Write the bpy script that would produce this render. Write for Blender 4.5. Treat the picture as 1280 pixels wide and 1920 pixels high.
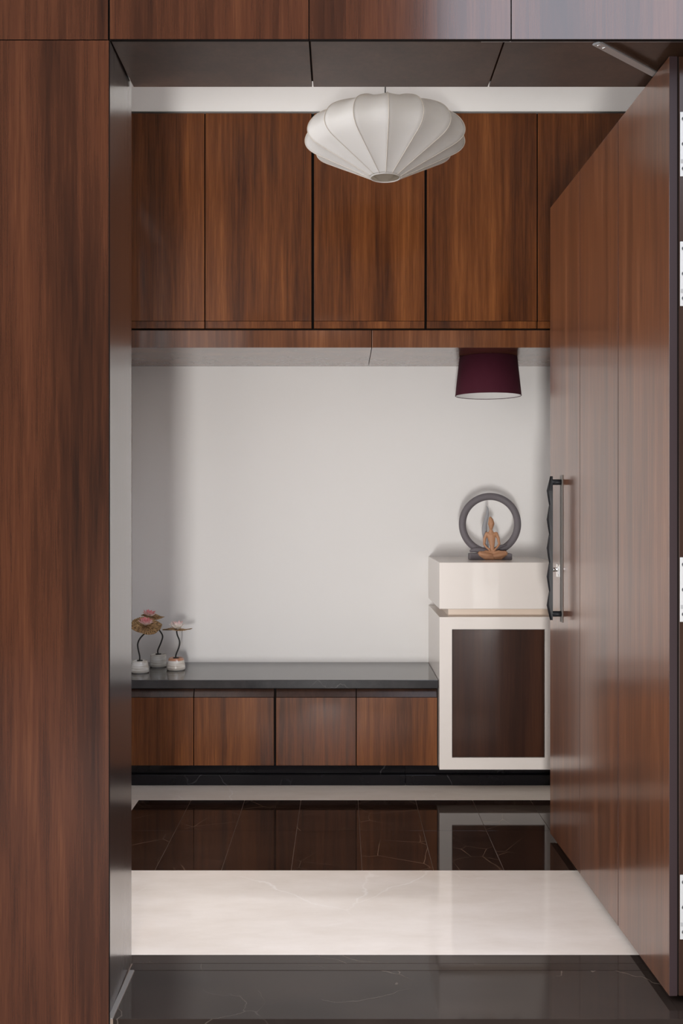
import bpy, bmesh, math, random
from mathutils import Vector, Matrix
random.seed(7)
for o in list(bpy.data.objects): bpy.data.objects.remove(o)
S = bpy.context.scene
COL = S.collection
PI = math.pi

# ------------------------------------------------------------------ camera
EYE = 1.232
cam_d = bpy.data.cameras.new('camera')
cam = bpy.data.objects.new('camera', cam_d); COL.objects.link(cam)
cam.location = (0, 0, EYE); cam.rotation_euler = (PI/2, 0, 0)
cam_d.sensor_fit = 'VERTICAL'; cam_d.sensor_height = 36; cam_d.lens = 2000/1920*36
cam_d.shift_y = -5/1920; cam_d.clip_start = 0.05
S.camera = cam
# ------------------------------------------------------------------ world
W = bpy.data.worlds.new('sky'); S.world = W; W.use_nodes = True
wn = W.node_tree; bg = wn.nodes['Background']
bg.inputs[0].default_value = (0.80, 0.86, 1.0, 1); bg.inputs[1].default_value = 3.7
# ------------------------------------------------------------------ lights
def area(name, loc, size, rot, power, col, spread=PI):
    l = bpy.data.lights.new(name, 'AREA'); l.shape = 'RECTANGLE'; l.size, l.size_y = size
    l.energy = power; l.color = col; l.spread = spread
    o = bpy.data.objects.new(name, l); COL.objects.link(o); o.location = loc; o.rotation_euler = rot
    return o
area('daylight_from_street', (-0.154, -1.8, 0.44), (0.28, 0.64), (PI/2+.18, 0, 0), 182, (1.0, 0.975, 0.95))
area('added_side_fill', (-1.24, 3.38, 1.70), (2.0, .85), (0, -PI/2, 0), 24, (1.0, 0.93, 0.86))  # added fill from the left, no known window there
# ------------------------------------------------------------------ exposure
vs = S.view_settings
vs.view_transform = 'Standard'; vs.look = 'None'; vs.gamma = 1; vs.use_curve_mapping = False
vs.exposure = 0.0

# ================================================================== materials
def new_mat(name):
    m = bpy.data.materials.new(name); m.use_nodes = True
    nt = m.node_tree; return m, nt, nt.nodes['Principled BSDF']
def simple(name, col, rough=.5, metal=0, coat=0, bump=0, bscale=200, spec=.5):
    m, nt, b = new_mat(name)
    b.inputs['Base Color'].default_value = (*col, 1); b.inputs['Roughness'].default_value = rough
    b.inputs['Metallic'].default_value = metal; b.inputs['Coat Weight'].default_value = coat
    b.inputs['Specular IOR Level'].default_value = spec
    if bump:
        tc = nt.nodes.new('ShaderNodeTexCoord'); n = nt.nodes.new('ShaderNodeTexNoise'); n.inputs['Scale'].default_value = bscale
        bp = nt.nodes.new('ShaderNodeBump'); bp.inputs['Strength'].default_value = bump; bp.inputs['Distance'].default_value = .002
        nt.links.new(tc.outputs['Object'], n.inputs['Vector']); nt.links.new(n.outputs[0], bp.inputs['Height']); nt.links.new(bp.outputs[0], b.inputs['Normal'])
    return m
def wood(name, stops, rough=.3, coat=.2, coat_rough=.10, scale=1.0, ior=1.5, spec=.15):
    m, nt, b = new_mat(name); N = nt.nodes.new; L = nt.links.new
    tc = N('ShaderNodeTexCoord'); oi = N('ShaderNodeObjectInfo')
    mul = N('ShaderNodeMath'); mul.operation = 'MULTIPLY'; mul.inputs[1].default_value = 37.0
    L(oi.outputs['Random'], mul.inputs[0])
    add = N('ShaderNodeVectorMath'); add.operation = 'ADD'
    L(tc.outputs['Object'], add.inputs[0]); L(mul.outputs[0], add.inputs[1])
    def streak(sx, sz, det, rgh=.55):
        mp = N('ShaderNodeMapping')
        mp.inputs['Scale'].default_value = (sx*scale, sx*scale, sz*scale)
        L(add.outputs[0], mp.inputs[0])
        n = N('ShaderNodeTexNoise'); n.inputs['Scale'].default_value = 1; n.inputs['Detail'].default_value = det
        n.inputs['Roughness'].default_value = rgh; n.inputs['Distortion'].default_value = .25
        L(mp.outputs[0], n.inputs['Vector']); return n.outputs['Fac']
    broad = streak(9, .55, 3); mid = streak(62, 2.0, 5, .65); fine = streak(300, 7, 3, .75)
    def mix(a, c, f):
        x = N('ShaderNodeMix'); x.data_type = 'FLOAT'; x.inputs[0].default_value = f
        L(a, x.inputs[2]); L(c, x.inputs[3]); return x.outputs[0]
    f = mix(mix(broad, mid, .42), fine, .20)
    cr = N('ShaderNodeValToRGB'); els = cr.color_ramp.elements
    els[0].position, els[0].color = stops[0][0], (*stops[0][1], 1)
    els[1].position, els[1].color = stops[-1][0], (*stops[-1][1], 1)
    for p, c in stops[1:-1]:
        e = els.new(p); e.color = (*c, 1)
    L(f, cr.inputs[0]); L(cr.outputs[0], b.inputs['Base Color'])
    b.inputs['Roughness'].default_value = rough
    b.inputs['Coat Weight'].default_value = coat; b.inputs['Coat Roughness'].default_value = coat_rough
    b.inputs['Coat IOR'].default_value = ior; b.inputs['Specular IOR Level'].default_value = spec
    bp = N('ShaderNodeBump'); bp.inputs['Strength'].default_value = .02; bp.inputs['Distance'].default_value = .001
    L(fine, bp.inputs['Height']); L(bp.outputs[0], b.inputs['Normal'])
    return m
WALNUT = [(.34, (.022, .007, .0025)), (.43, (.070, .021, .006)), (.52, (.122, .038, .010)), (.64, (.21, .072, .020))]
M = {}
M['walnut'] = wood('walnut_veneer', WALNUT)
M['walnut_facade'] = wood('walnut_facade', [(.34, (.013, .0042, .0019)), (.44, (.035, .0105, .0042)), (.54, (.063, .0195, .0078)), (.67, (.108, .037, .0145))], coat=1, ior=1.75, coat_rough=.12, spec=.03)
M['walnut_door'] = wood('walnut_door', [(.30, (.04, .016, .009)), (.45, (.085, .033, .017)), (.56, (.13, .048, .022)), (.70, (.23, .10, .05))], scale=1.6, rough=.3, coat=1, coat_rough=.15, ior=1.45, spec=.15)
M['walnut_dark'] = wood('walnut_dark', [(.3, (.018, .008, .005)), (.5, (.038, .017, .010)), (.7, (.065, .030, .018))], coat=.6, coat_rough=.2)
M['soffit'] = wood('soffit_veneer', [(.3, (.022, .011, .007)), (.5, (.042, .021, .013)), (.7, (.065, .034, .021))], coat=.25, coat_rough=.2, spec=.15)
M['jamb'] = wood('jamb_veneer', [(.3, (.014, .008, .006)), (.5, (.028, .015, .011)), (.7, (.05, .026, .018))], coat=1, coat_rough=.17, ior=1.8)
M['wenge'] = wood('wenge_panel', [(.3, (.012, .005, .003)), (.5, (.035, .012, .006)), (.7, (.07, .025, .011))], coat=.5)
M['edge_gap_shade'] = simple('dark_edge_gap_shade', (.030, .017, .018), .45, spec=.3)  # dark plank edges, with the shade of the plank gaps painted in
M['carcass_gap_shade'] = simple('dark_carcass_gap_shade', (.008, .005, .004), .7, spec=.1)  # near-black: the shadow in seams and door gaps is put into this colour
M['wall'] = simple('wall_paint', (.80, .785, .765), .6, bump=.03, bscale=90, spec=.3)
M['ceiling'] = simple('ceiling_paint', (.88, .855, .82), .8, spec=.2)
M['cream'] = simple('cream_lacquer', (.74, .68, .63), .3, coat=.3)
M['cream_inner'] = simple('cream_lacquer_groove', (.80, .66, .54), .3)
M['black_metal'] = simple('black_metal', (.012, .012, .014), .42, spec=.22)
M['iron'] = simple('black_iron_wire', (.012, .011, .011), .5)
M['steel'] = simple('satin_steel', (.52, .51, .50), .38, metal=.9)
M['chrome'] = simple('chrome', (.85, .85, .85), .1, metal=1)
M['grey_strip'] = simple('grey_anodised', (.15, .135, .12), .5, spec=.25)
M['hinge'] = simple('hinge_plate', (.62, .62, .60), .45, metal=.35)
M['screw'] = simple('screw_dark', (.16, .16, .16), .4, metal=.8)
M['grout'] = simple('grout', (.22, .16, .12), .8)
M['plaster'] = simple('sky_blocker_plaster', (.055, .034, .022), .9)
M['plaster_warm'] = simple('sky_blocker_low_plaster', (.20, .155, .12), .9)
M['paving'] = simple('outside_paving', (.05, .048, .046), .8)
M['cord'] = simple('cord_black', (.01, .01, .01), .6)

def marble(name, base, base2, vein, vscale, vwidth, vamt, rough, cloud=1.2, spec=.3, warp=.30):
    m, nt, b = new_mat(name); N = nt.nodes.new; L = nt.links.new
    tc = N('ShaderNodeTexCoord'); oi = N('ShaderNodeObjectInfo'); geo = N('ShaderNodeNewGeometry')
    mul = N('ShaderNodeMath'); mul.operation = 'MULTIPLY'; mul.inputs[1].default_value = 23.0
    L(oi.outputs['Random'], mul.inputs[0])
    add = N('ShaderNodeVectorMath'); add.operation = 'ADD'
    L(tc.outputs['Object'], add.inputs[0]); L(mul.outputs[0], add.inputs[1])
    dn = N('ShaderNodeTexNoise'); dn.inputs['Scale'].default_value = 3.5; dn.inputs['Detail'].default_value = 5
    L(add.outputs[0], dn.inputs['Vector'])
    sc = N('ShaderNodeVectorMath'); sc.operation = 'SCALE'; sc.inputs['Scale'].default_value = warp
    L(dn.outputs['Color'], sc.inputs[0])
    ad2 = N('ShaderNodeVectorMath'); ad2.operation = 'ADD'; L(add.outputs[0], ad2.inputs[0]); L(sc.outputs[0], ad2.inputs[1])
    vo = N('ShaderNodeTexVoronoi'); vo.feature = 'DISTANCE_TO_EDGE'; vo.inputs['Scale'].default_value = vscale
    L(ad2.outputs[0], vo.inputs['Vector'])
    mr = N('ShaderNodeMapRange'); mr.inputs['From Min'].default_value = 0; mr.inputs['From Max'].default_value = vwidth
    mr.inputs['To Min'].default_value = 1; mr.inputs['To Max'].default_value = 0
    L(vo.outputs['Distance'], mr.inputs['Value'])
    mk = N('ShaderNodeTexNoise'); mk.inputs['Scale'].default_value = 2.6; mk.inputs['Detail'].default_value = 2; L(add.outputs[0], mk.inputs['Vector'])
    mk2 = N('ShaderNodeMapRange'); mk2.inputs['From Min'].default_value = .50; mk2.inputs['From Max'].default_value = .68; L(mk.outputs['Fac'], mk2.inputs['Value'])
    mm = N('ShaderNodeMath'); mm.operation = 'MULTIPLY'; L(mr.outputs[0], mm.inputs[0]); L(mk2.outputs[0], mm.inputs[1])
    m3 = N('ShaderNodeMath'); m3.operation = 'MULTIPLY'; L(mm.outputs[0], m3.inputs[0]); m3.inputs[1].default_value = vamt
    mp = N('ShaderNodeMapping'); mp.inputs['Scale'].default_value = (cloud, cloud*2.4, cloud); L(add.outputs[0], mp.inputs[0])
    cl = N('ShaderNodeTexNoise'); cl.inputs['Scale'].default_value = 2; cl.inputs['Detail'].default_value = 8; cl.inputs['Roughness'].default_value = .65
    L(mp.outputs[0], cl.inputs['Vector'])
    clr = N('ShaderNodeMapRange'); clr.inputs['From Min'].default_value = .3; clr.inputs['From Max'].default_value = .7; L(cl.outputs['Fac'], clr.inputs['Value'])
    c1 = N('ShaderNodeMix'); c1.data_type = 'RGBA'; L(clr.outputs[0], c1.inputs[0]); c1.inputs[6].default_value = (*base, 1); c1.inputs[7].default_value = (*base2, 1)
    c2 = N('ShaderNodeMix'); c2.data_type = 'RGBA'; L(m3.outputs[0], c2.inputs[0]); L(c1.outputs[2], c2.inputs[6]); c2.inputs[7].default_value = (*vein, 1)
    L(c2.outputs[2], b.inputs['Base Color']); b.inputs['Roughness'].default_value = rough; b.inputs['Specular IOR Level'].default_value = spec
    return m
M['black_marble'] = marble('black_marble', (.016, .011, .009), (.032, .022, .017), (.30, .24, .19), 3.2, .007, .35, .06)
M['black_tile'] = marble('black_marble_tile', (.013, .007, .005), (.030, .016, .011), (.36, .23, .15), 5.5, .010, .5, .04, warp=.03)
M['white_marble'] = marble('cream_marble', (.66, .575, .49), (.76, .68, .60), (.86, .81, .75), 1.9, .012, .55, .05, cloud=1.6)
M['plinth'] = marble('plinth_black_stone', (.004, .004, .005), (.009, .008, .010), (.2, .19, .2), 2.6, .006, .3, .12, spec=.25)
M['granite'] = marble('black_granite', (.018, .017, .018), (.045, .042, .042), (.35, .33, .31), 2.2, .006, .5, .09, cloud=3, spec=.5)

# ================================================================== helpers
def link(name, me, mat, parent=None, loc=(0, 0, 0), kind=None, smooth=False):
    o = bpy.data.objects.new(name, me); COL.objects.link(o)
    for mt in (mat if isinstance(mat, (list, tuple)) else [mat]): me.materials.append(mt)
    o.location = loc
    if parent:
        o.parent = parent
    if kind: o['kind'] = kind
    if smooth:
        for p in me.polygons: p.use_smooth = True
    return o
def world_off(parent):
    v = Vector((0, 0, 0)); p = parent
    while p: v += p.location; p = p.parent
    return v
def bm_box(bm, x0, x1, y0, y1, z0, z1, mi=0):
    vs = [bm.verts.new(p) for p in ((x0,y0,z0),(x1,y0,z0),(x1,y1,z0),(x0,y1,z0),(x0,y0,z1),(x1,y0,z1),(x1,y1,z1),(x0,y1,z1))]
    for f in ((3,2,1,0),(4,5,6,7),(0,1,5,4),(1,2,6,5),(2,3,7,6),(3,0,4,7)):
        bm.faces.new([vs[i] for i in f]).material_index = mi
    return vs
def box(name, x0, x1, y0, y1, z0, z1, mat, parent=None, kind=None, bev=.0015, local=False, edge=None):
    c = Vector(((x0+x1)/2, (y0+y1)/2, (z0+z1)/2))
    bm = bmesh.new(); bm_box(bm, x0-c.x, x1-c.x, y0-c.y, y1-c.y, z0-c.z, z1-c.z)
    if bev:
        bmesh.ops.bevel(bm, geom=list(bm.edges), offset=bev, segments=2, affect='EDGES', profile=.5)
    if edge:                                  # edges painted dark as gap shadow: everything but the broad +-Y faces
        bm.normal_update()
        for f in bm.faces:
            if abs(f.normal.y) < .9: f.material_index = 1
        mat = [mat, edge]
    me = bpy.data.meshes.new(name); bm.to_mesh(me); bm.free()
    loc = c if local or not parent else c - world_off(parent)
    return link(name, me, mat, parent, loc, kind)
def multi(name, boxes, mat, parent=None, kind=None, local=False):
    c = Vector(((boxes[0][0]+boxes[0][1])/2, (boxes[0][2]+boxes[0][3])/2, (boxes[0][4]+boxes[0][5])/2))
    bm = bmesh.new()
    for b in boxes: bm_box(bm, b[0]-c.x, b[1]-c.x, b[2]-c.y, b[3]-c.y, b[4]-c.z, b[5]-c.z)
    me = bpy.data.meshes.new(name); bm.to_mesh(me); bm.free()
    return link(name, me, mat, parent, c if local or not parent else c-world_off(parent), kind)
def prism_x(name, x0, x1, yz, mat, parent=None):
    cx = (x0+x1)/2; cy = sum(p[0] for p in yz)/len(yz); cz = sum(p[1] for p in yz)/len(yz); c = Vector((cx, cy, cz))
    bm = bmesh.new()
    a = [bm.verts.new((x0-cx, p[0]-cy, p[1]-cz)) for p in yz]; b = [bm.verts.new((x1-cx, p[0]-cy, p[1]-cz)) for p in yz]
    bm.faces.new(a); bm.faces.new(b[::-1]); n = len(yz)
    for i in range(n): bm.faces.new((a[i], b[i], b[(i+1) % n], a[(i+1) % n]))
    bmesh.ops.recalc_face_normals(bm, faces=bm.faces)
    bmesh.ops.bevel(bm, geom=list(bm.edges), offset=.0008, segments=1, affect='EDGES')
    me = bpy.data.meshes.new(name); bm.to_mesh(me); bm.free()
    return link(name, me, mat, parent, c-world_off(parent) if parent else c)
def thing(name, loc, label, cat, group=None):
    o = bpy.data.objects.new(name, None); COL.objects.link(o); o.location = loc; o.empty_display_size = .05
    o['label'] = label; o['category'] = cat
    if group: o['group'] = group
    return o
def tag(o, label, cat, group=None):
    o['label'] = label; o['category'] = cat
    if group: o['group'] = group
    return o
def lathe(name, prof, mat, parent=None, loc=(0, 0, 0), seg=48, ripple=None):
    bm = bmesh.new(); rings = []
    for r, z in prof:
        rings.append([bm.verts.new((r*math.cos(2*PI*i/seg), r*math.sin(2*PI*i/seg), z)) if r > 1e-6 else None for i in range(seg)])
        if r <= 1e-6:
            v = bm.verts.new((0, 0, z)); rings[-1] = [v]*seg
    for a, b in zip(rings, rings[1:]):
        for i in range(seg):
            j = (i+1) % seg; q = []
            for v in (a[i], a[j], b[j], b[i]):
                if v not in q: q.append(v)
            if len(q) > 2: bm.faces.new(q)
    bmesh.ops.recalc_face_normals(bm, faces=bm.faces)
    me = bpy.data.meshes.new(name); bm.to_mesh(me); bm.free()
    return link(name, me, mat, parent, loc, smooth=True)
def catmull(P, n):
    P = [Vector(p) for p in P]; out = []
    for i in range(len(P)-1):
        a = P[max(i-1, 0)]; b = P[i]; c = P[i+1]; d = P[min(i+2, len(P)-1)]
        for k in range(n):
            t = k/n
            out.append(.5*((2*b)+(c-a)*t+(2*a-5*b+4*c-d)*t*t+(3*b-a-3*c+d)*t**3))
    return out+[P[-1]]
def bm_tube(bm, pts, rad, seg=10, flat=1.0):
    rings = []; n = len(pts); up = Vector((0, 1, 0))
    for i, p in enumerate(pts):
        t = (pts[min(i+1, n-1)]-pts[max(i-1, 0)]).normalized()
        u = up if abs(t.dot(up)) < .95 else Vector((1, 0, 0))
        s = t.cross(u).normalized(); w = s.cross(t).normalized()
        r = rad(i/(n-1)) if callable(rad) else rad
        rings.append([bm.verts.new(p+(s*math.cos(2*PI*k/seg)+w*math.sin(2*PI*k/seg)*flat)*r) for k in range(seg)])
    for a, b in zip(rings, rings[1:]):
        for k in range(seg): bm.faces.new((a[k], a[(k+1) % seg], b[(k+1) % seg], b[k]))
    bm.faces.new(rings[0][::-1]); bm.faces.new(rings[-1])
def tube(name, pts, rad, mat, parent=None, seg=10, flat=1.0):
    bm = bmesh.new(); bm_tube(bm, [Vector(p) for p in pts], rad, seg, flat)
    bmesh.ops.recalc_face_normals(bm, faces=bm.faces)
    me = bpy.data.meshes.new(name); bm.to_mesh(me); bm.free()
    return link(name, me, mat, parent, smooth=True)

# ================================================================== setting
XL, XR, YB, ZC = -1.03, 1.34, 5.25, 3.22
YF0, YF1 = 2.575, 2.895          # masonry of the front wall
JL, JR, ZS = -.567, .90, 2.388
# floor: base with grout colour, stone pieces on top
floor = box('floor', XL, XR, YF0+.004, YB, -.12, -.0012, M['grout'], kind='structure', bev=0)
def slab(name, x0, x1, y0, y1, mat, th=.02, z=0, g=.0008):
    return box(name, x0+g, x1-g, y0+g, y1-g, z-th, z, mat, floor, bev=.0006)
slab('threshold_slab', -.553, JR-.004, 2.577, 2.85, M['black_marble'], th=.10, g=.001)
slab('marble_strip', JL, JR, 2.85, 2.895, M['black_marble'])
for x0, x1 in ((XL, XR),): slab('marble_strip', x0, x1, 2.895, 2.95, M['black_marble'], g=0.0001)
slab('marble_slab', XL, XR, 2.95, 3.64, M['white_marble'], g=.0002)
xs = [-.859, -.637, -.41, -.172, .07, .314, .555, .80, 1.06, XR]
for x0, x1 in zip(xs, xs[1:]):
    for y0, y1 in ((3.64, 4.09), (4.09, 4.52)):
        slab('marble_tile', x0, x1, y0, y1, M['black_tile'], g=.0005)
slab('marble_slab', XL, -.859, 3.64, 4.52, M['white_marble'], g=.0004)
slab('marble_slab', XL, XR, 4.52, YB, M['white_marble'], g=.0004)

box('ceiling', XL-.15, XR+.15, YF1, YB+.15, ZC, ZC+.15, M['ceiling'], kind='structure', bev=0)
box('wall_back', XL-.15, XR+.15, YB, YB+.15, -.12, ZC, M['wall'], kind='structure', bev=0)
box('wall_right', XR, XR+.15, YF1, YB, -.12, ZC, M['wall'], kind='structure', bev=0)
# left wall with an added window, out of view, for the side fill light
wy0, wy1, wz0, wz1 = 2.96, 3.82, .60, 2.80
multi('wall_left', [(XL-.15, XL, YF1, wy0, -.12, ZC), (XL-.15, XL, wy1, YB, -.12, ZC), (XL-.15, XL, wy0, wy1, -.12, wz0), (XL-.15, XL, wy0, wy1, wz1, ZC)], M['wall'], kind='structure')
multi('added_window_1', [(XL-.14, XL-.09, wy0, wy1, wz0, wz0+.04), (XL-.14, XL-.09, wy0, wy1, wz1-.04, wz1), (XL-.14, XL-.09, wy0, wy0+.04, wz0+.04, wz1-.04),
      (XL-.14, XL-.09, wy1-.04, wy1, wz0+.04, wz1-.04), (XL-.14, XL-.09, 3.37, 3.41, wz0+.04, wz1-.04)], M['walnut_dark'], kind='structure')
box('trim_4', XL, XR, 4.650, YB, 2.967, ZC, M['wall'], kind='structure', bev=0)   # white bulkhead over the cupboards
# front wall (masonry) and its walnut cladding
ZT = 3.37
wf = multi('wall_front', [(-3.0, JL-.012, YF0, YF1, -.16, ZT), (JR+.012, 2.6, YF0, YF1, -.16, ZT), (JL-.012, JR+.012, YF0, YF1, ZS+.014, ZT)], M['wall'], kind='structure')
FY0, FY1 = 2.560, 2.574
PL = -.5562
zj = EYE + (955-75)*FY0/2000
def panel(x0, x1, z0, z1, g=.0012, mat=None): return box('wood_panel', x0+g, x1-g, FY0, FY1, z0+g, z1-g, mat or M['walnut_facade'], wf, bev=0, edge=M['carcass_gap_shade'])
panel(-1.60, PL-.001, -.155, zj); panel(-2.6, -1.60, -.155, zj); panel(-2.6, -1.60, zj, ZT-.02); panel(-1.60, PL-.003, zj, ZT-.02)
px = [PL-.0005, -.078, .407, .892, 1.377]
for a, b in zip(px, px[1:]): panel(a, b, zj+.0008, ZT-.02, g=.0014)
panel(JR+.002, 1.377, -.155, zj); panel(1.377, 2.4, -.155, ZT-.02)
box('backing_board', -2.58, 2.38, FY1, YF0, zj+.004, ZT-.03, M['carcass_gap_shade'], wf, bev=0)
# lining of the opening
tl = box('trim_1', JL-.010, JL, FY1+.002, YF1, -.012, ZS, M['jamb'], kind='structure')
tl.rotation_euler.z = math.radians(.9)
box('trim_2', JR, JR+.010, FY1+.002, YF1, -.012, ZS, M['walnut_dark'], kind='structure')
head = box('trim_3', JL, JR, FY1+.004, YF1, ZS+.006, ZS+.014, M['carcass_gap_shade'], kind='structure', bev=0)
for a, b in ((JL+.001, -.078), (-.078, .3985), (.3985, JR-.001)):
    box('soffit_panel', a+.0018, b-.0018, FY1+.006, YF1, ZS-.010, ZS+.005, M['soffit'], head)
box('sealant_line', JL+.001, -.5535, 2.58, 2.85, -.0035, .0015, simple('old_sealant', (.20, .18, .16), .7), floor, bev=.0006)

# baseboard below bench: two-step black stone plinth
bb = box('baseboard_back', XL, XR, 4.80, 4.84, 0, .096, M['carcass_gap_shade'], kind='structure', bev=0)
for a, b in ((XL, .285), (.285, XR)):
    box('plinth_stone', a+.0006, b-.0006, 4.757, 4.799, .0005, .0475, M['plinth'], bb)
    box('plinth_back', a+.0006, b-.0006, 4.783, 4.799, .048, .094, M['plinth'], bb)

# outside
box('ground_outside', -9, 9, -9, 2.574, -.30, -.16, M['paving'], kind='structure', bev=0)
box('wall_sky_blocker', -7, .9, -5.2, -4.9, -.16, 13, M['plaster'], kind='structure', bev=0)  # unseen wall added to keep sky off the left of the facade
box('wall_sky_blocker_low', .9, 9, -5.2, -4.9, -.16, 4.3, M['plaster_warm'], kind='structure', bev=0)  # unseen low wall added to hide low sky from the hall

# ================================================================== overhead cupboards
YU = 4.64
boards = [('long walnut board under the overhead cupboards, left of the seam', XL, .132), ('shorter walnut board under the overhead cupboards, with the burgundy shade below', .132, XR)]
for lab, a, b in boards:
    tag(box('shelf_board', a+.001, b-.0015, YU, YB-.001, 1.9355, 2.011, wood('walnut_board', [(.30, (.035, .012, .005)), (.45, (.09, .03, .011)), (.56, (.15, .053, .019)), (.70, (.25, .10, .04))], coat=1, coat_rough=.12) if a < 0 else bpy.data.materials['walnut_board'], bev=.0012), lab, 'board', 'boards below the overhead cupboards')
seams = [XL, -.594, -.125, .366, .851, XR]
gaps = {-.125: .0058, .366: .0052}
ulab = {XL: 'leftmost overhead walnut cupboard, beside the door post',
 -.594: 'overhead walnut cupboard left of the white pendant, second from the left', -.125: 'overhead walnut cupboard directly behind the white pendant lantern',
 .366: 'overhead walnut cupboard right of the pendant, above the burgundy shade', .851: 'rightmost overhead walnut cupboard, half hidden by the open door'}
for a, b in zip(seams, seams[1:]):
    ga, gb = gaps.get(a, .0022), gaps.get(b, .0022)
    t = thing('overhead_cabinet', ((a+b)/2, 4.95, 2.012), ulab[a], 'cabinet', 'overhead cupboards')
    box('body', a+.0006, b-.0006, YU+.026, YB-.002, 2.012, 2.962, M['carcass_gap_shade'], t, bev=0)
    box('door', a+ga, b-gb, YU, YU+.020, 2.0515, 2.955, M['walnut'], t, bev=.0008, edge=M['carcass_gap_shade'])
    prism_x('finger_pull', a+ga, b-gb, [(YU+.0015, 2.0505), (YU+.02, 2.0505), (YU+.02, 2.0195), (YU+.003, 2.0195)], M['walnut'], t)

# ================================================================== bench
step = .3595
bs = [XL+.0]+[.4248-step*k for k in range(4, -1, -1)]
blab = ['leftmost low walnut cupboard, reddish, beside the door post', 'low walnut cupboard second from the left, below the black bench top',
 'low walnut cupboard third from the left, plain brown', 'low walnut cupboard right beside the cream pedestal cabinet']
bs = [XL]+bs[2:]
units = list(zip(bs, bs[1:]))
blab = blab[-len(units):]
for (a, b), lab in zip(units, blab):
    ga = .005 if abs(a-(.4248-2*step)) < .01 else .0018; gb = .005 if abs(b-(.4248-2*step)) < .01 else .0018
    t = thing('low_cabinet', ((a+b)/2, 4.98, .097), lab, 'cabinet', 'low cupboards of the bench')
    box('body', a+.0006, b-.0006, 4.745, YB-.002, .097, .441, M['carcass_gap_shade'], t, bev=0)
    box('door', a+ga, b-gb, 4.720, 4.738, .0985, .399, M['walnut'], t, bev=.0008, edge=M['carcass_gap_shade'])
    prism_x('finger_pull', a+ga, b-gb, [(4.7215, .400), (4.738, .400), (4.742, .435), (4.735, .435)], M['walnut_dark'], t)  # darker veneer paints in the shade of the recessed pull
top = box('bench_top', XL+.001, .426, 4.70, YB-.001, .4425, .48, M['granite'], bev=.002)
tag(top, 'glossy black granite bench top over the low walnut cupboards', 'bench top')

# ================================================================== cream pedestal cabinet
pc = thing('pedestal_cabinet', (.69, 4.95, .095), 'cream lacquered pedestal cabinet with dark wood panel, under the ring sculpture', 'cabinet')
PX0, PX1, PY = .428, .945, 4.66
box('body', PX0, PX1, PY+.020, YB-.002, .095, .761, M['cream'], pc, bev=.001)
fr = multi('door_frame', [(PX0, .4825, PY, PY+.0195, .095, .761), (.888, PX1, PY, PY+.0195, .095, .761), (.4825, .888, PY, PY+.0195, .708, .761), (.4825, .888, PY, PY+.0195, .095, .147)], M['cream'], pc)
box('door_panel', .4845, .886, PY+.004, PY+.0195, .149, .706, M['wenge'], pc, bev=.001)
box('recess', PX0+.045, PX1-.002, PY+.07, YB-.002, .761, .796, M['cream_inner'], pc, bev=0)
box('top_box', PX0-.001, PX1, PY, YB-.002, .796, 1.0, M['cream'], pc, bev=.0025)

# ================================================================== entrance door, standing open
door = thing('entrance_door', (.817, 2.66, .012), 'tall walnut plank entrance door standing open into the hall', 'door')
door.rotation_euler.z = math.atan2(1.34, -.035)
DW, DH = 1.340, 2.350
w3 = DW/3
for k in range(3):
    box('plank', k*w3+(.002 if k else 0), (k+1)*w3-(.002 if k < 2 else 0), -.020, 0, .006, DH, M['walnut_door'], door, local=True, bev=.0006, edge=M['edge_gap_shade'])
box('core', .002, DW-.001, -.0245, -.0201, .008, DH-.002, M['carcass_gap_shade'], door, local=True, bev=0)
box('back_panel', 0, DW, -.066, -.0245, .006, DH, M['walnut_dark'], door, local=True, bev=.0015)
for yy in (210, 453, 1045, 1640):
    zt = EYE+(955-yy)*2.66/2000-.012; zb = zt-.161
    h = box('hinge', -.0025, -.0002, -.0620, -.0265, zb, zt, M['hinge'], door, local=True, bev=.0008)
    for f in (.11, .50, .88):
        s = lathe('screw', [(0, .0), (.0042, 0), (.0048, .0012), (.0025, .0014), (.0022, .0006), (0, .0006)], M['screw'], h, seg=16)
        s.rotation_euler.y = -PI/2; s.location = (-.0010, .0095, (zt-zb)*(.5-f))
    multi('stamp', [(-.0018, -.0012, .004, .0165, -.048, -.038)], simple('stamped_metal', (.4, .4, .39), .6, .3) if yy == 210 else bpy.data.materials['stamped_metal'], h, local=True)
# handle on the door face (local y>0 is towards the hall)
hc = 1.153   # distance from hinge side
hz0, hz1 = .837-.012, 1.350-.012
box('handle_plate', hc-.020, hc+.020, 0.0002, .0022, hz0-.008, hz1+.004, M['grey_strip'], door, local=True, bev=.0006)
def faceted_bar():
    bm = bmesh.new(); n = 10; H = hz1-hz0; back = .034; rows = []
    rnd = random.Random(3)
    for i in range(n+1):
        z = hz0+H*i/n
        wv = .0105; d = back+(.0185 if i % 2 else .0140)
        off = .0085*(1 if i % 2 else -1)
        if i in (0, n): wv, d = .008, back+.010
        rows.append([bm.verts.new(p) for p in ((hc-wv, back, z), (hc-wv+.002, d-.005, z), (hc+off, d, z), (hc+wv-.002, d-.005, z), (hc+wv, back, z))])
    for a, b in zip(rows, rows[1:]):
        for k in range(5):
            j = (k+1) % 5
            bm.faces.new((a[k], a[j], b[j])); bm.faces.new((a[k], b[j], b[k]))
    bm.faces.new(rows[0]); bm.faces.new(rows[-1][::-1])
    bmesh.ops.recalc_face_normals(bm, faces=bm.faces)
    me = bpy.data.meshes.new('handle'); bm.to_mesh(me); bm.free()
    return link('handle', me, M['black_metal'], door)
hd = faceted_bar()
for yy in (904, 1151):
    z = EYE+(955-yy)*3.81/2000-.012
    p = tube('post', [(hc, .0, z), (hc, .012, z), (hc, .036, z)], .0100, M['black_metal'], hd, seg=20)
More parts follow.
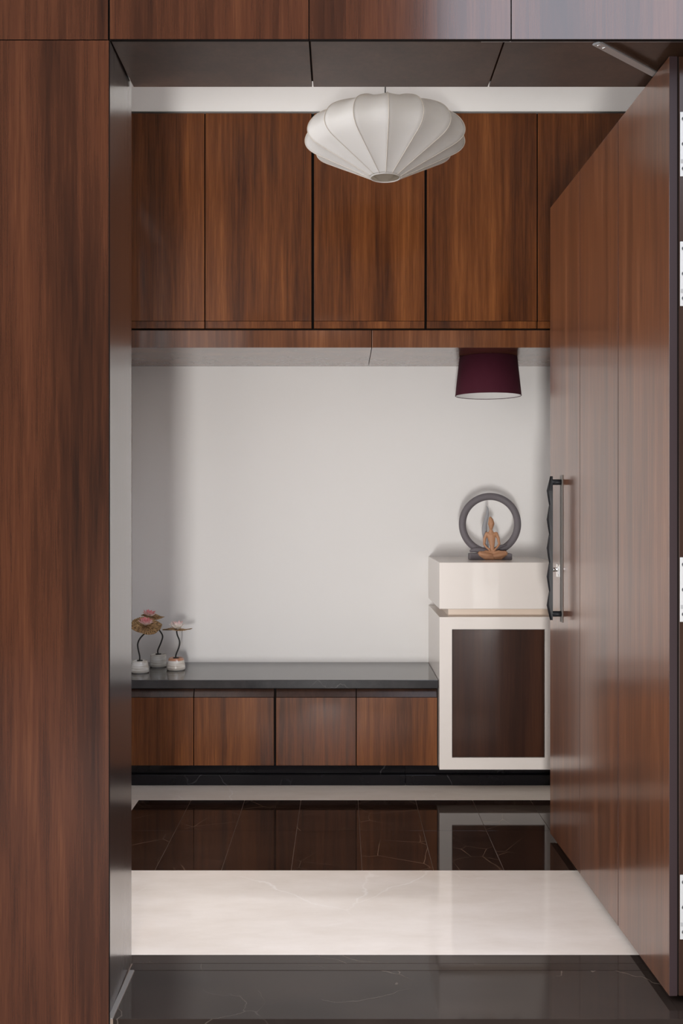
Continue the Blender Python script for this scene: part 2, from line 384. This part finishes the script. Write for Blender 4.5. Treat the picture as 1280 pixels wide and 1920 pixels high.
lk = box('lock_plate', 1.200, 1.225, .0003, .004, .975, 1.022, M['chrome'], door, local=True, bev=.0015)
p = tube('lock_cylinder', [(0, 0, 0), (0, .010, 0), (0, .020, 0)], lambda t: .0075 if t < .6 else .0095, M['chrome'], lk, seg=20); p.location = (0, .001, .003)

# overhead closer: rail under the soffit and arm to the door top
dc = thing('door_closer', (.62, 2.60, 2.372), 'grey metal slide arm of a door closer under the soffit, top right', 'door closer')
box('rail', .34, .86, 2.586, 2.600, 2.3705, 2.3775, M['steel'], dc, bev=.0008)
def arm():
    a, b = Vector((.628, 2.603, 2.3665)), Vector((.838, 2.800, 2.3665))
    L = (b-a).length; bm = bmesh.new(); bm_box(bm, -.012, L+.012, -.012, .012, -.0025, .0025)
    bmesh.ops.bevel(bm, geom=list(bm.edges), offset=.0015, segments=2, affect='EDGES')
    me = bpy.data.meshes.new('arm'); bm.to_mesh(me); bm.free()
    o = link('arm', me, M['steel'], dc, a-dc.location); o.rotation_euler.z = math.atan2((b-a).y, (b-a).x)
    for q in (0, .022):
        s = lathe('rivet', [(0, -.0045), (.004, -.004), (.005, -.0024), (0, -.0024)], M['chrome'], o, seg=14); s.location = (q, 0, 0)
arm()

# ================================================================== white pendant lantern
fab, nt, b = new_mat('white_lantern_fabric')
b.inputs['Base Color'].default_value = (.72, .73, .745, 1); b.inputs['Roughness'].default_value = .85; b.inputs['Specular IOR Level'].default_value = .2
tr = nt.nodes.new('ShaderNodeBsdfTranslucent'); tr.inputs[0].default_value = (.86, .80, .70, 1)
mx = nt.nodes.new('ShaderNodeMixShader'); mx.inputs[0].default_value = .52
nt.links.new(b.outputs[0], mx.inputs[1]); nt.links.new(tr.outputs[0], mx.inputs[2]); nt.links.new(mx.outputs[0], nt.nodes['Material Output'].inputs[0])
lx, ly = (722-640)*3.95/2000, 3.95
lamp = thing('pendant_lantern', (lx, ly, 2.46), 'white ribbed fabric saucer pendant lantern hanging from the ceiling', 'lamp')
prof = catmull([(.055, 0, 0), (.13, 0, .036), (.215, 0, .076), (.275, 0, .107), (.298, 0, .138), (.292, 0, .172), (.262, 0, .207), (.205, 0, .237), (.13, 0, .262), (.055, 0, .276)], 5)
NR, SUB = 15, 8
th0 = -PI/2
bm = bmesh.new(); grid = []
for i, p in enumerate(prof):
    t = i/(len(prof)-1); amp = .062*math.sin(PI*min(max(t, 0), 1))**.8*(1-.55*t*t)
    row = []
    for k in range(NR*SUB):
        u = (k % SUB)/SUB; sag = 1-amp*(1-abs(2*u-1)**2.0)
        zc = p.z+(.138-p.z)*.08*(1-abs(2*u-1)**2)*math.sin(PI*t)
        a = th0+2*PI*k/(NR*SUB)
        row.append(bm.verts.new((p.x*sag*math.cos(a), p.x*sag*math.sin(a), zc)))
    grid.append(row)
for a, c in zip(grid, grid[1:]):
    for k in range(NR*SUB):
        j = (k+1) % (NR*SUB); bm.faces.new((a[k], a[j], c[j], c[k]))
bmesh.ops.recalc_face_normals(bm, faces=bm.faces)
for e in bm.edges:
    pass
me = bpy.data.meshes.new('shade'); bm.to_mesh(me); bm.free()
sh = link('shade', me, fab, lamp, smooth=True)
sd = sh.modifiers.new('thick', 'SOLIDIFY'); sd.thickness = .0012
ribm = simple('lantern_rib_cord', (.48, .43, .37), .8)
for k in range(NR):
    a = th0+2*PI*k/NR
    tube('rib', [(p.x*1.003*math.cos(a), p.x*1.003*math.sin(a), p.z) for p in prof], .0013, ribm, sh, seg=6)
ring = [(.055*math.cos(2*PI*i/40), .055*math.sin(2*PI*i/40), 0) for i in range(41)]
tube('ring', ring, .0022, fab, sh, seg=8)
tube('cord', [(0, 0, .276), (0, 0, .40), (0, 0, ZC-2.46-.001)], .0022, M['cord'], lamp, seg=8)
tube('spider', [(-.055, 0, .275), (0, 0, .274), (.055, 0, .275)], .0015, M['cream'], lamp, seg=8)
lathe('ceiling_cup', [(0, ZC-2.46-.03), (.045, ZC-2.46-.028), (.05, ZC-2.46-.001), (0, ZC-2.46-.001)], M['cream'], lamp, seg=32)
lathe('bulb', [(0, .10), (.02, .105), (.032, .13), (.03, .155), (.016, .185), (.014, .27), (0, .27)], M['cream'], lamp, seg=24)

# ================================================================== burgundy shade below the cupboards
bur = simple('burgundy_fabric', (.055, .006, .016), .8, bump=.25, bscale=900, spec=.25)
lin = simple('white_shade_lining', (.82, .80, .79), .35)
bx, by = .678, 4.93
bl = thing('ceiling_shade', (bx, by, 1.757), 'burgundy tapered drum lamp shade fixed under the overhead cupboards', 'lamp')
lathe('drum', [(.152, 0), (.1325, .1775), (.1310, .1775), (.1505, 0), (.152, 0)], bur, bl, seg=64)
lathe('lining', [(.1502, .001), (.1307, .177), (.1300, .177), (.1495, .001), (.1502, .001)], lin, bl, seg=64)
lathe('diffuser', [(0, .150), (.132, .150), (.132, .154), (0, .154)], lin, bl, seg=48)
tube('rim', [(.1512*math.cos(2*PI*i/64), .1512*math.sin(2*PI*i/64), 0) for i in range(65)], .0016, bur, bl, seg=6)
box('seam', bx-.0425, bx-.0385, by-.1475, by-.1440, 1.760, 1.764, bur, bl, bev=.0005)
lathe('lamp_holder', [(0, .145), (.018, .145), (.02, .120), (.03, .09), (.028, .06), (.015, .045), (0, .042)], lin, bl, seg=24)

# ================================================================== ring sculpture
D = 4.93; ks = D/2000/5.333
sx0, sz0 = (919.0-640)*D/2000, 1.0
def P(zx, zy, y=0): return Vector(((zx-527)*ks, y, (800-zy)*ks))
clay_g = simple('grey_clay', (.13, .115, .125), .62, bump=.25, bscale=60)
clay_l = simple('pale_grey_clay', (.27, .27, .285), .55, bump=.2, bscale=60)
clay_o = simple('orange_clay', (.42, .215, .115), .55, bump=.25, bscale=70)
sc = thing('ring_sculpture', (sx0, D, sz0), 'grey ring sculpture with an orange clay seated figure on the cream cabinet', 'sculpture')
b1 = box('base', sx0-.099, sx0+.094, D-.045, D+.04, sz0+.0003, sz0+.029, clay_g, sc, bev=.004)
c = P(527, 447); R = 278*ks
arc = []
for i in range(97):
    a = math.radians(-108+ (360+36)*i/96)      # starts lower left of centre, sweeps anticlockwise and overlaps at the bottom
    rr = R*(1+.0*i); yy = .012-.020*i/96
    arc.append(Vector((c.x+rr*math.cos(a), yy+.01, c.z+rr*math.sin(a))))
arc[0:0] = []
def rt(t): return .0165*min(1, (t/.10)**.6+.08)*min(1, ((1-t)/.07)**.6+.05)
tube('ring', arc, rt, clay_g, sc, seg=20, flat=.8)
tube('leaf_tip', catmull([P(318, 718, -.012), P(370, 702, -.016), P(450, 712, -.014), P(560, 735, -.01), P(640, 728, -.006)], 6), lambda t: .004+.010*math.sin(PI*min(1, t*1.0))**.8, clay_g, sc, seg=14, flat=.8)
tube('leaf_tip', catmull([P(690, 655, .004), P(640, 664, 0), P(590, 690, 0), P(530, 735, 0)], 6), lambda t: .002+.012*t, clay_g, sc, seg=14, flat=.8)
tube('flame', catmull([P(498, 268, .016), P(505, 300, .016), P(498, 370, .016), P(478, 450, .016), P(474, 520, .016), P(485, 600, .016), P(490, 690, .016), P(490, 745, .012)], 7),
     lambda t: .0012+.0105*min(1, t*2.1)**.9, clay_l, sc, seg=14, flat=.55)
def figure():
    pts = {}; edges = []; rad = []; order = []
    def v(n, zx, zy, y, r): pts[n] = len(order); order.append(P(zx, zy, y-.026)); rad.append(r)
    def e(*ns):
        for a, b in zip(ns, ns[1:]): edges.append((pts[a], pts[b]))
    v('pelvis', 538, 738, 0, (.021, .016)); v('waist', 537, 676, 0, (.0098, .009)); v('rib', 533, 612, 0, (.0155, .011)); v('chest', 528, 560, 0, (.0205, .012))
    v('neckb', 525, 524, 0, (.011, .009)); v('neck', 524, 500, 0, (.0062, .0062)); v('chin', 525, 478, -.002, (.0095, .010)); v('skull', 527, 440, -.001, (.0150, .0155)); v('crown', 525, 408, .001, (.0115, .012)); v('bun', 519, 386, .002, (.0068, .007))
    v('shl', 484, 540, 0, (.0088, .0085)); v('ual', 463, 585, 0, (.0072, .0072)); v('ell', 457, 645, -.002, (.0058, .0058)); v('fol', 478, 675, -.008, (.0048, .0048)); v('hal', 510, 703, -.014, (.0045, .0045))
    v('shr', 576, 540, 0, (.0088, .0085)); v('uar', 597, 585, 0, (.0072, .0072)); v('elr', 606, 642, -.002, (.0058, .0058)); v('for', 586, 672, -.008, (.0048, .0048)); v('har', 553, 705, -.014, (.0045, .0045))
    v('thl', 480, 742, -.004, (.018, .018)); v('knl', 418, 742, -.010, (.0135, .014)); v('shnl', 470, 777, -.022, (.011, .010)); v('ftl', 535, 783, -.026, (.0085, .008))
    v('thr', 600, 742, -.004, (.018, .018)); v('knr', 660, 738, -.010, (.0135, .014)); v('shnr', 615, 775, -.020, (.011, .010)); v('ftr', 560, 780, -.022, (.0085, .008))
    e('pelvis', 'waist', 'rib', 'chest', 'neckb', 'neck', 'chin', 'skull', 'crown', 'bun')
    e('chest', 'shl', 'ual', 'ell', 'fol', 'hal'); e('chest', 'shr', 'uar', 'elr', 'for', 'har')
    e('pelvis', 'thl', 'knl', 'shnl', 'ftl'); e('pelvis', 'thr', 'knr', 'shnr', 'ftr')
    V, F = [], []
    def ball(mx, u, v):
        b0 = len(V)
        for j in range(v+1):
            for i in range(u): V.append(mx @ Vector((math.sin(PI*j/v)*math.cos(2*PI*i/u), math.sin(PI*j/v)*math.sin(2*PI*i/u), math.cos(PI*j/v))))
        for j in range(v):
            for i in range(u): F.append((b0+j*u+i, b0+(j+1)*u+i, b0+(j+1)*u+(i+1) % u, b0+j*u+(i+1) % u))
    R2 = [r if isinstance(r, tuple) else (r, r) for r in rad]
    for i, p in enumerate(order):
        r = R2[i]; ball(Matrix.Translation(p) @ Matrix.Diagonal((r[0], r[1], (r[0]+r[1])/2, 1)), 16, 10)
    for a, b in edges:                       # overlapping ellipsoids along each bone, fused below into one skin
        pa, pb = order[a], order[b]; n = max(2, int((pb-pa).length/.0016))
        for k in range(1, n):
            t = k/n; r = [R2[a][q]*(1-t)+R2[b][q]*t for q in (0, 1)]
            ball(Matrix.Translation(pa.lerp(pb, t)) @ Matrix.Diagonal((r[0], r[1], (r[0]+r[1])/2*.9, 1)), 14, 8)
    for sgn in (-1, 1):                       # thighs and crossed shins melt into one lap
        ball(Matrix.Translation(P(540+sgn*55, 757, -.034)) @ Matrix.Rotation(sgn*-.20, 4, 'Y') @ Matrix.Diagonal((.043, .026, .0155, 1)), 32, 16)
    me = bpy.data.meshes.new('figure_raw'); me.from_pydata(V, [], F); me.update()
    o = link('figure', me, clay_o, sc)
    rm = o.modifiers.new('remesh', 'REMESH'); rm.mode = 'VOXEL'; rm.voxel_size = .0012; rm.use_smooth_shade = True
    sm = o.modifiers.new('smooth', 'SMOOTH'); sm.factor = .5; sm.iterations = 3
    dg = bpy.context.evaluated_depsgraph_get(); dg.update()
    fin = bpy.data.meshes.new_from_object(o.evaluated_get(dg)); fin.name = 'figure'
    o.modifiers.clear(); o.data = fin
    for p in fin.polygons: p.use_smooth = True
    return o
fg = figure()
# ================================================================== lotus ornaments on the bench
def ceramic(name, col, band=None):
    m, nt, b = new_mat(name); N = nt.nodes.new; L = nt.links.new
    tc = N('ShaderNodeTexCoord'); mp = N('ShaderNodeMapping'); mp.inputs['Scale'].default_value = (14, 14, 130); L(tc.outputs['Object'], mp.inputs[0])
    n = N('ShaderNodeTexNoise'); n.inputs['Detail'].default_value = 6; n.inputs['Scale'].default_value = 1; L(mp.outputs[0], n.inputs['Vector'])
    cr = N('ShaderNodeValToRGB'); cr.color_ramp.elements[0].position = .32; cr.color_ramp.elements[1].position = .6
    cr.color_ramp.elements[0].color = (col[0]*.62, col[1]*.56, col[2]*.48, 1); cr.color_ramp.elements[1].color = (*col, 1); L(n.outputs['Fac'], cr.inputs[0])
    out = cr.outputs[0]
    if band:
        sp = N('ShaderNodeSeparateXYZ'); L(tc.outputs['Object'], sp.inputs[0])
        ad = N('ShaderNodeMath'); ad.operation = 'MULTIPLY_ADD'; L(n.outputs['Fac'], ad.inputs[0]); ad.inputs[1].default_value = .006; L(sp.outputs['Z'], ad.inputs[2])
        mr = N('ShaderNodeMapRange'); mr.inputs['From Min'].default_value = .047; mr.inputs['From Max'].default_value = .050; L(ad.outputs[0], mr.inputs['Value'])
        mx = N('ShaderNodeMix'); mx.data_type = 'RGBA'; L(mr.outputs[0], mx.inputs[0]); L(out, mx.inputs[6]); mx.inputs[7].default_value = (.55, .25, .14, 1); out = mx.outputs[2]
    L(out, b.inputs['Base Color']); b.inputs['Roughness'].default_value = .16; b.inputs['Coat Weight'].default_value = .6
    return m
def petal_mat(name, tip, base, zmax):
    m, nt, b = new_mat(name); N = nt.nodes.new; L = nt.links.new
    tc = N('ShaderNodeTexCoord'); sp = N('ShaderNodeSeparateXYZ'); L(tc.outputs['Object'], sp.inputs[0])
    n = N('ShaderNodeTexNoise'); n.inputs['Scale'].default_value = 90; L(tc.outputs['Object'], n.inputs['Vector'])
    ad = N('ShaderNodeMath'); ad.operation = 'MULTIPLY_ADD'; L(n.outputs['Fac'], ad.inputs[0]); ad.inputs[1].default_value = .016; L(sp.outputs['Z'], ad.inputs[2])
    mr = N('ShaderNodeMapRange'); mr.inputs['From Min'].default_value = zmax*.62; mr.inputs['From Max'].default_value = zmax*1.2; L(ad.outputs[0], mr.inputs['Value'])
    mx = N('ShaderNodeMix'); mx.data_type = 'RGBA'; L(mr.outputs[0], mx.inputs[0]); mx.inputs[6].default_value = (*base, 1); mx.inputs[7].default_value = (*tip, 1)
    L(mx.outputs[2], b.inputs['Base Color']); b.inputs['Roughness'].default_value = .55
    return m
gold, nt, b = new_mat('bronze_leaf')
N = nt.nodes.new; L = nt.links.new
tc = N('ShaderNodeTexCoord'); sp = N('ShaderNodeSeparateXYZ'); L(tc.outputs['Object'], sp.inputs[0])
at = N('ShaderNodeMath'); at.operation = 'ARCTAN2'; L(sp.outputs[1], at.inputs[0]); L(sp.outputs[0], at.inputs[1])
am = N('ShaderNodeMath'); am.operation = 'MULTIPLY'; L(at.outputs[0], am.inputs[0]); am.inputs[1].default_value = 16
ln = N('ShaderNodeVectorMath'); ln.operation = 'LENGTH'; L(tc.outputs['Object'], ln.inputs[0])
lm = N('ShaderNodeMath'); lm.operation = 'MULTIPLY'; L(ln.outputs['Value'], lm.inputs[0]); lm.inputs[1].default_value = 70
cb = N('ShaderNodeCombineXYZ'); L(am.outputs[0], cb.inputs[0]); L(lm.outputs[0], cb.inputs[1])
n = N('ShaderNodeTexNoise'); n.inputs['Scale'].default_value = 1.0; n.inputs['Detail'].default_value = 4; L(cb.outputs[0], n.inputs['Vector'])
cr = N('ShaderNodeValToRGB'); cr.color_ramp.elements[0].position = .40; cr.color_ramp.elements[1].position = .62
cr.color_ramp.elements[0].color = (.11, .06, .024, 1); cr.color_ramp.elements[1].color = (.62, .41, .20, 1)
L(n.outputs['Fac'], cr.inputs[0]); L(cr.outputs[0], b.inputs['Base Color'])
b.inputs['Metallic'].default_value = .45; b.inputs['Roughness'].default_value = .5
def leaf_disc(rad, parent, loc, rot):
    bm = bmesh.new(); n = 72; rnd = random.Random(int(rad*1e5))
    cv = bm.verts.new((0, 0, 0)); prev = None; rows = []
    for f in (.15, .45, .75, 1.0):
        row = []
        for i in range(n):
            a = 2*PI*i/n+.0; notch = 1
            rr = rad*f*(1+(.018*math.sin(5*a+1)+.012*math.sin(11*a)+(.010 if i % 2 else -.010))*f)
            z = (.0011 if i % 2 else -.0011)*(1 if f < 1 else .7)+.004*f*math.sin(3*a+2)*f+.003*f*f
            row.append(bm.verts.new((rr*math.cos(a), rr*math.sin(a), z)))
        rows.append(row)
    for i in range(n): bm.faces.new((cv, rows[0][i], rows[0][(i+1) % n]))
    for a, b in zip(rows, rows[1:]):
        for i in range(n): j = (i+1) % n; bm.faces.new((a[i], b[i], b[j], a[j]))
    me = bpy.data.meshes.new('leaf'); bm.to_mesh(me); bm.free()
    o = link('leaf', me, gold, parent, loc); o.rotation_euler = rot
    s = o.modifiers.new('t', 'SOLIDIFY'); s.thickness = .0012
    return o
def flower(rad, mat, parent, loc, rot, seed=1, open_=1.0):
    bm = bmesh.new(); rnd = random.Random(seed)
    for (cnt, tilt, L, wd, off) in ((8, 34*open_, 1.02, .27, 0), (8, 50*open_, 1.05, .26, .5), (7, 64, 1.0, .24, .1), (5, 78, .85, .2, .6)):
        for k in range(cnt):
            a = 2*PI*(k+off)/cnt+rnd.uniform(-.08, .08); tl = math.radians(tilt+rnd.uniform(-5, 5)); Lk = rad*L*rnd.uniform(.93, 1.05)
            rows = []
            for i in range(6):
                t = i/5; wv = rad*wd*math.sin(PI*(t*.86+.07))**.8*(1-.25*t) if i < 5 else rad*.02
                # curve upward
                r = .12*rad+Lk*(math.cos(tl)*t-.06*math.sin(PI*t)*0); z = Lk*(math.sin(tl)*t)+(t*t-t)*.55*Lk*math.cos(tl)
                row = []
                for s in (-1, -.5, 0, .5, 1):
                    cup = (abs(s)**2)*wv*.45
                    x = r-cup*math.sin(tl)*.6; yy = s*wv; zz = z+cup*math.cos(tl)+.002
                    row.append(bm.verts.new((x*math.cos(a)-yy*math.sin(a), x*math.sin(a)+yy*math.cos(a), zz)))
                rows.append(row)
            for p, q in zip(rows, rows[1:]):
                for s in range(4): bm.faces.new((p[s], p[s+1], q[s+1], q[s]))
    me = bpy.data.meshes.new('flower'); bm.to_mesh(me); bm.free()
    o = link('flower', me, mat, parent, loc, smooth=True); o.rotation_euler = rot
    s = o.modifiers.new('t', 'SOLIDIFY'); s.thickness = .0012
    c = lathe('flower_heart', [(0, 0), (rad*.18, .001), (rad*.2, rad*.3), (0, rad*.36)], mat, o, seg=16)
    return o
def lotus(label, cx, Y, pot_w, pot_t, pot_h, stem, leafc, leafr, leafrot, flc, flr, flrot, pm, fm, seed, open_=1.0):
    k = Y/2000/6.4
    X0 = (200+cx/6.4-640)*Y/2000
    t = thing('lotus_ornament', (X0, Y, .4802), label, 'ornament', 'lotus ornaments on the bench')
    yb = 1120+0
    def Q(zx, zy, y=0):
        return Vector(((zx-cx)*k, y, EYE-(1120+zy/6.4-955)*Y/2000-.4802))
    w, tw, h = pot_w/2, pot_t/2, pot_h
    lathe('pot', [(0, 0), (w*.90, 0), (w*.965, .003), (w*.995, .008), (w, .012), (tw+(w-tw)*.80, h*.45), (tw+(w-tw)*.42, h*.72), (tw+.0006, h-.005), (tw-.001, h-.001), (tw-.003, h), (tw-.006, h-.003), (0, h-.003)], pm, t, seg=48)
    lathe('stem_foot', [(0, h-.003), (.0135, h-.003), (.0135, h+.0012), (0, h+.0016)], M['iron'], t, seg=24)
    pts = catmull([Vector((Q(*stem[0]).x, 0, h))]+[Q(*s) for s in stem[1:]], 6)
    tube('stem', pts, .0035, M['iron'], t, seg=10)
    leaf_disc(leafr*k, t, Q(*leafc), leafrot)
    flower(flr*k, fm, t, Q(*flc), flrot, seed, open_)
p_g = ceramic('grey_green_glaze', (.66, .66, .62)); p_w = ceramic('white_glaze', (.86, .85, .81)); p_b = ceramic('white_glaze_orange_rim', (.86, .82, .76), True)
f1 = petal_mat('pink_petals', (.84, .27, .30), (.96, .84, .79), .030); f2 = petal_mat('pale_pink_petals', (.92, .42, .44), (.97, .92, .86), .046)
R_ = math.radians
lotus('lotus ornament with tilted round bronze leaf, nearest the door post', 398, 4.915, .0845, .0690, .056,
      [(395, 778), (395, 705), (375, 610), (374, 550), (402, 490), (447, 438, .018)], (470, 345, .0), 186, (R_(26), R_(3), .2), (470, 332, -.008), 96, (R_(10), R_(4), 0), p_w, f1, 4)
lotus('tallest lotus ornament, grey pot behind the other two', 620, 5.10, .0815, .0745, .061,
      [(617, 688), (613, 635), (650, 545), (670, 465), (632, 395), (560, 300), (545, 240)], (548, 232), 138, (R_(5), R_(8), 0), (512, 232, -.01), 88, (R_(6), R_(6), .3), p_g, f1, 9)
lotus('lotus ornament with pale flower, orange-rimmed pot at the right', 832, 5.00, .0875, .0690, .057,
      [(828, 742), (832, 685), (868, 590), (872, 520), (846, 450), (838, 392)], (843, 389), 176, (R_(-3), R_(0), 0), (842, 384, 0), 104, (0, 0, .2), p_b, f2, 12, 1.05)
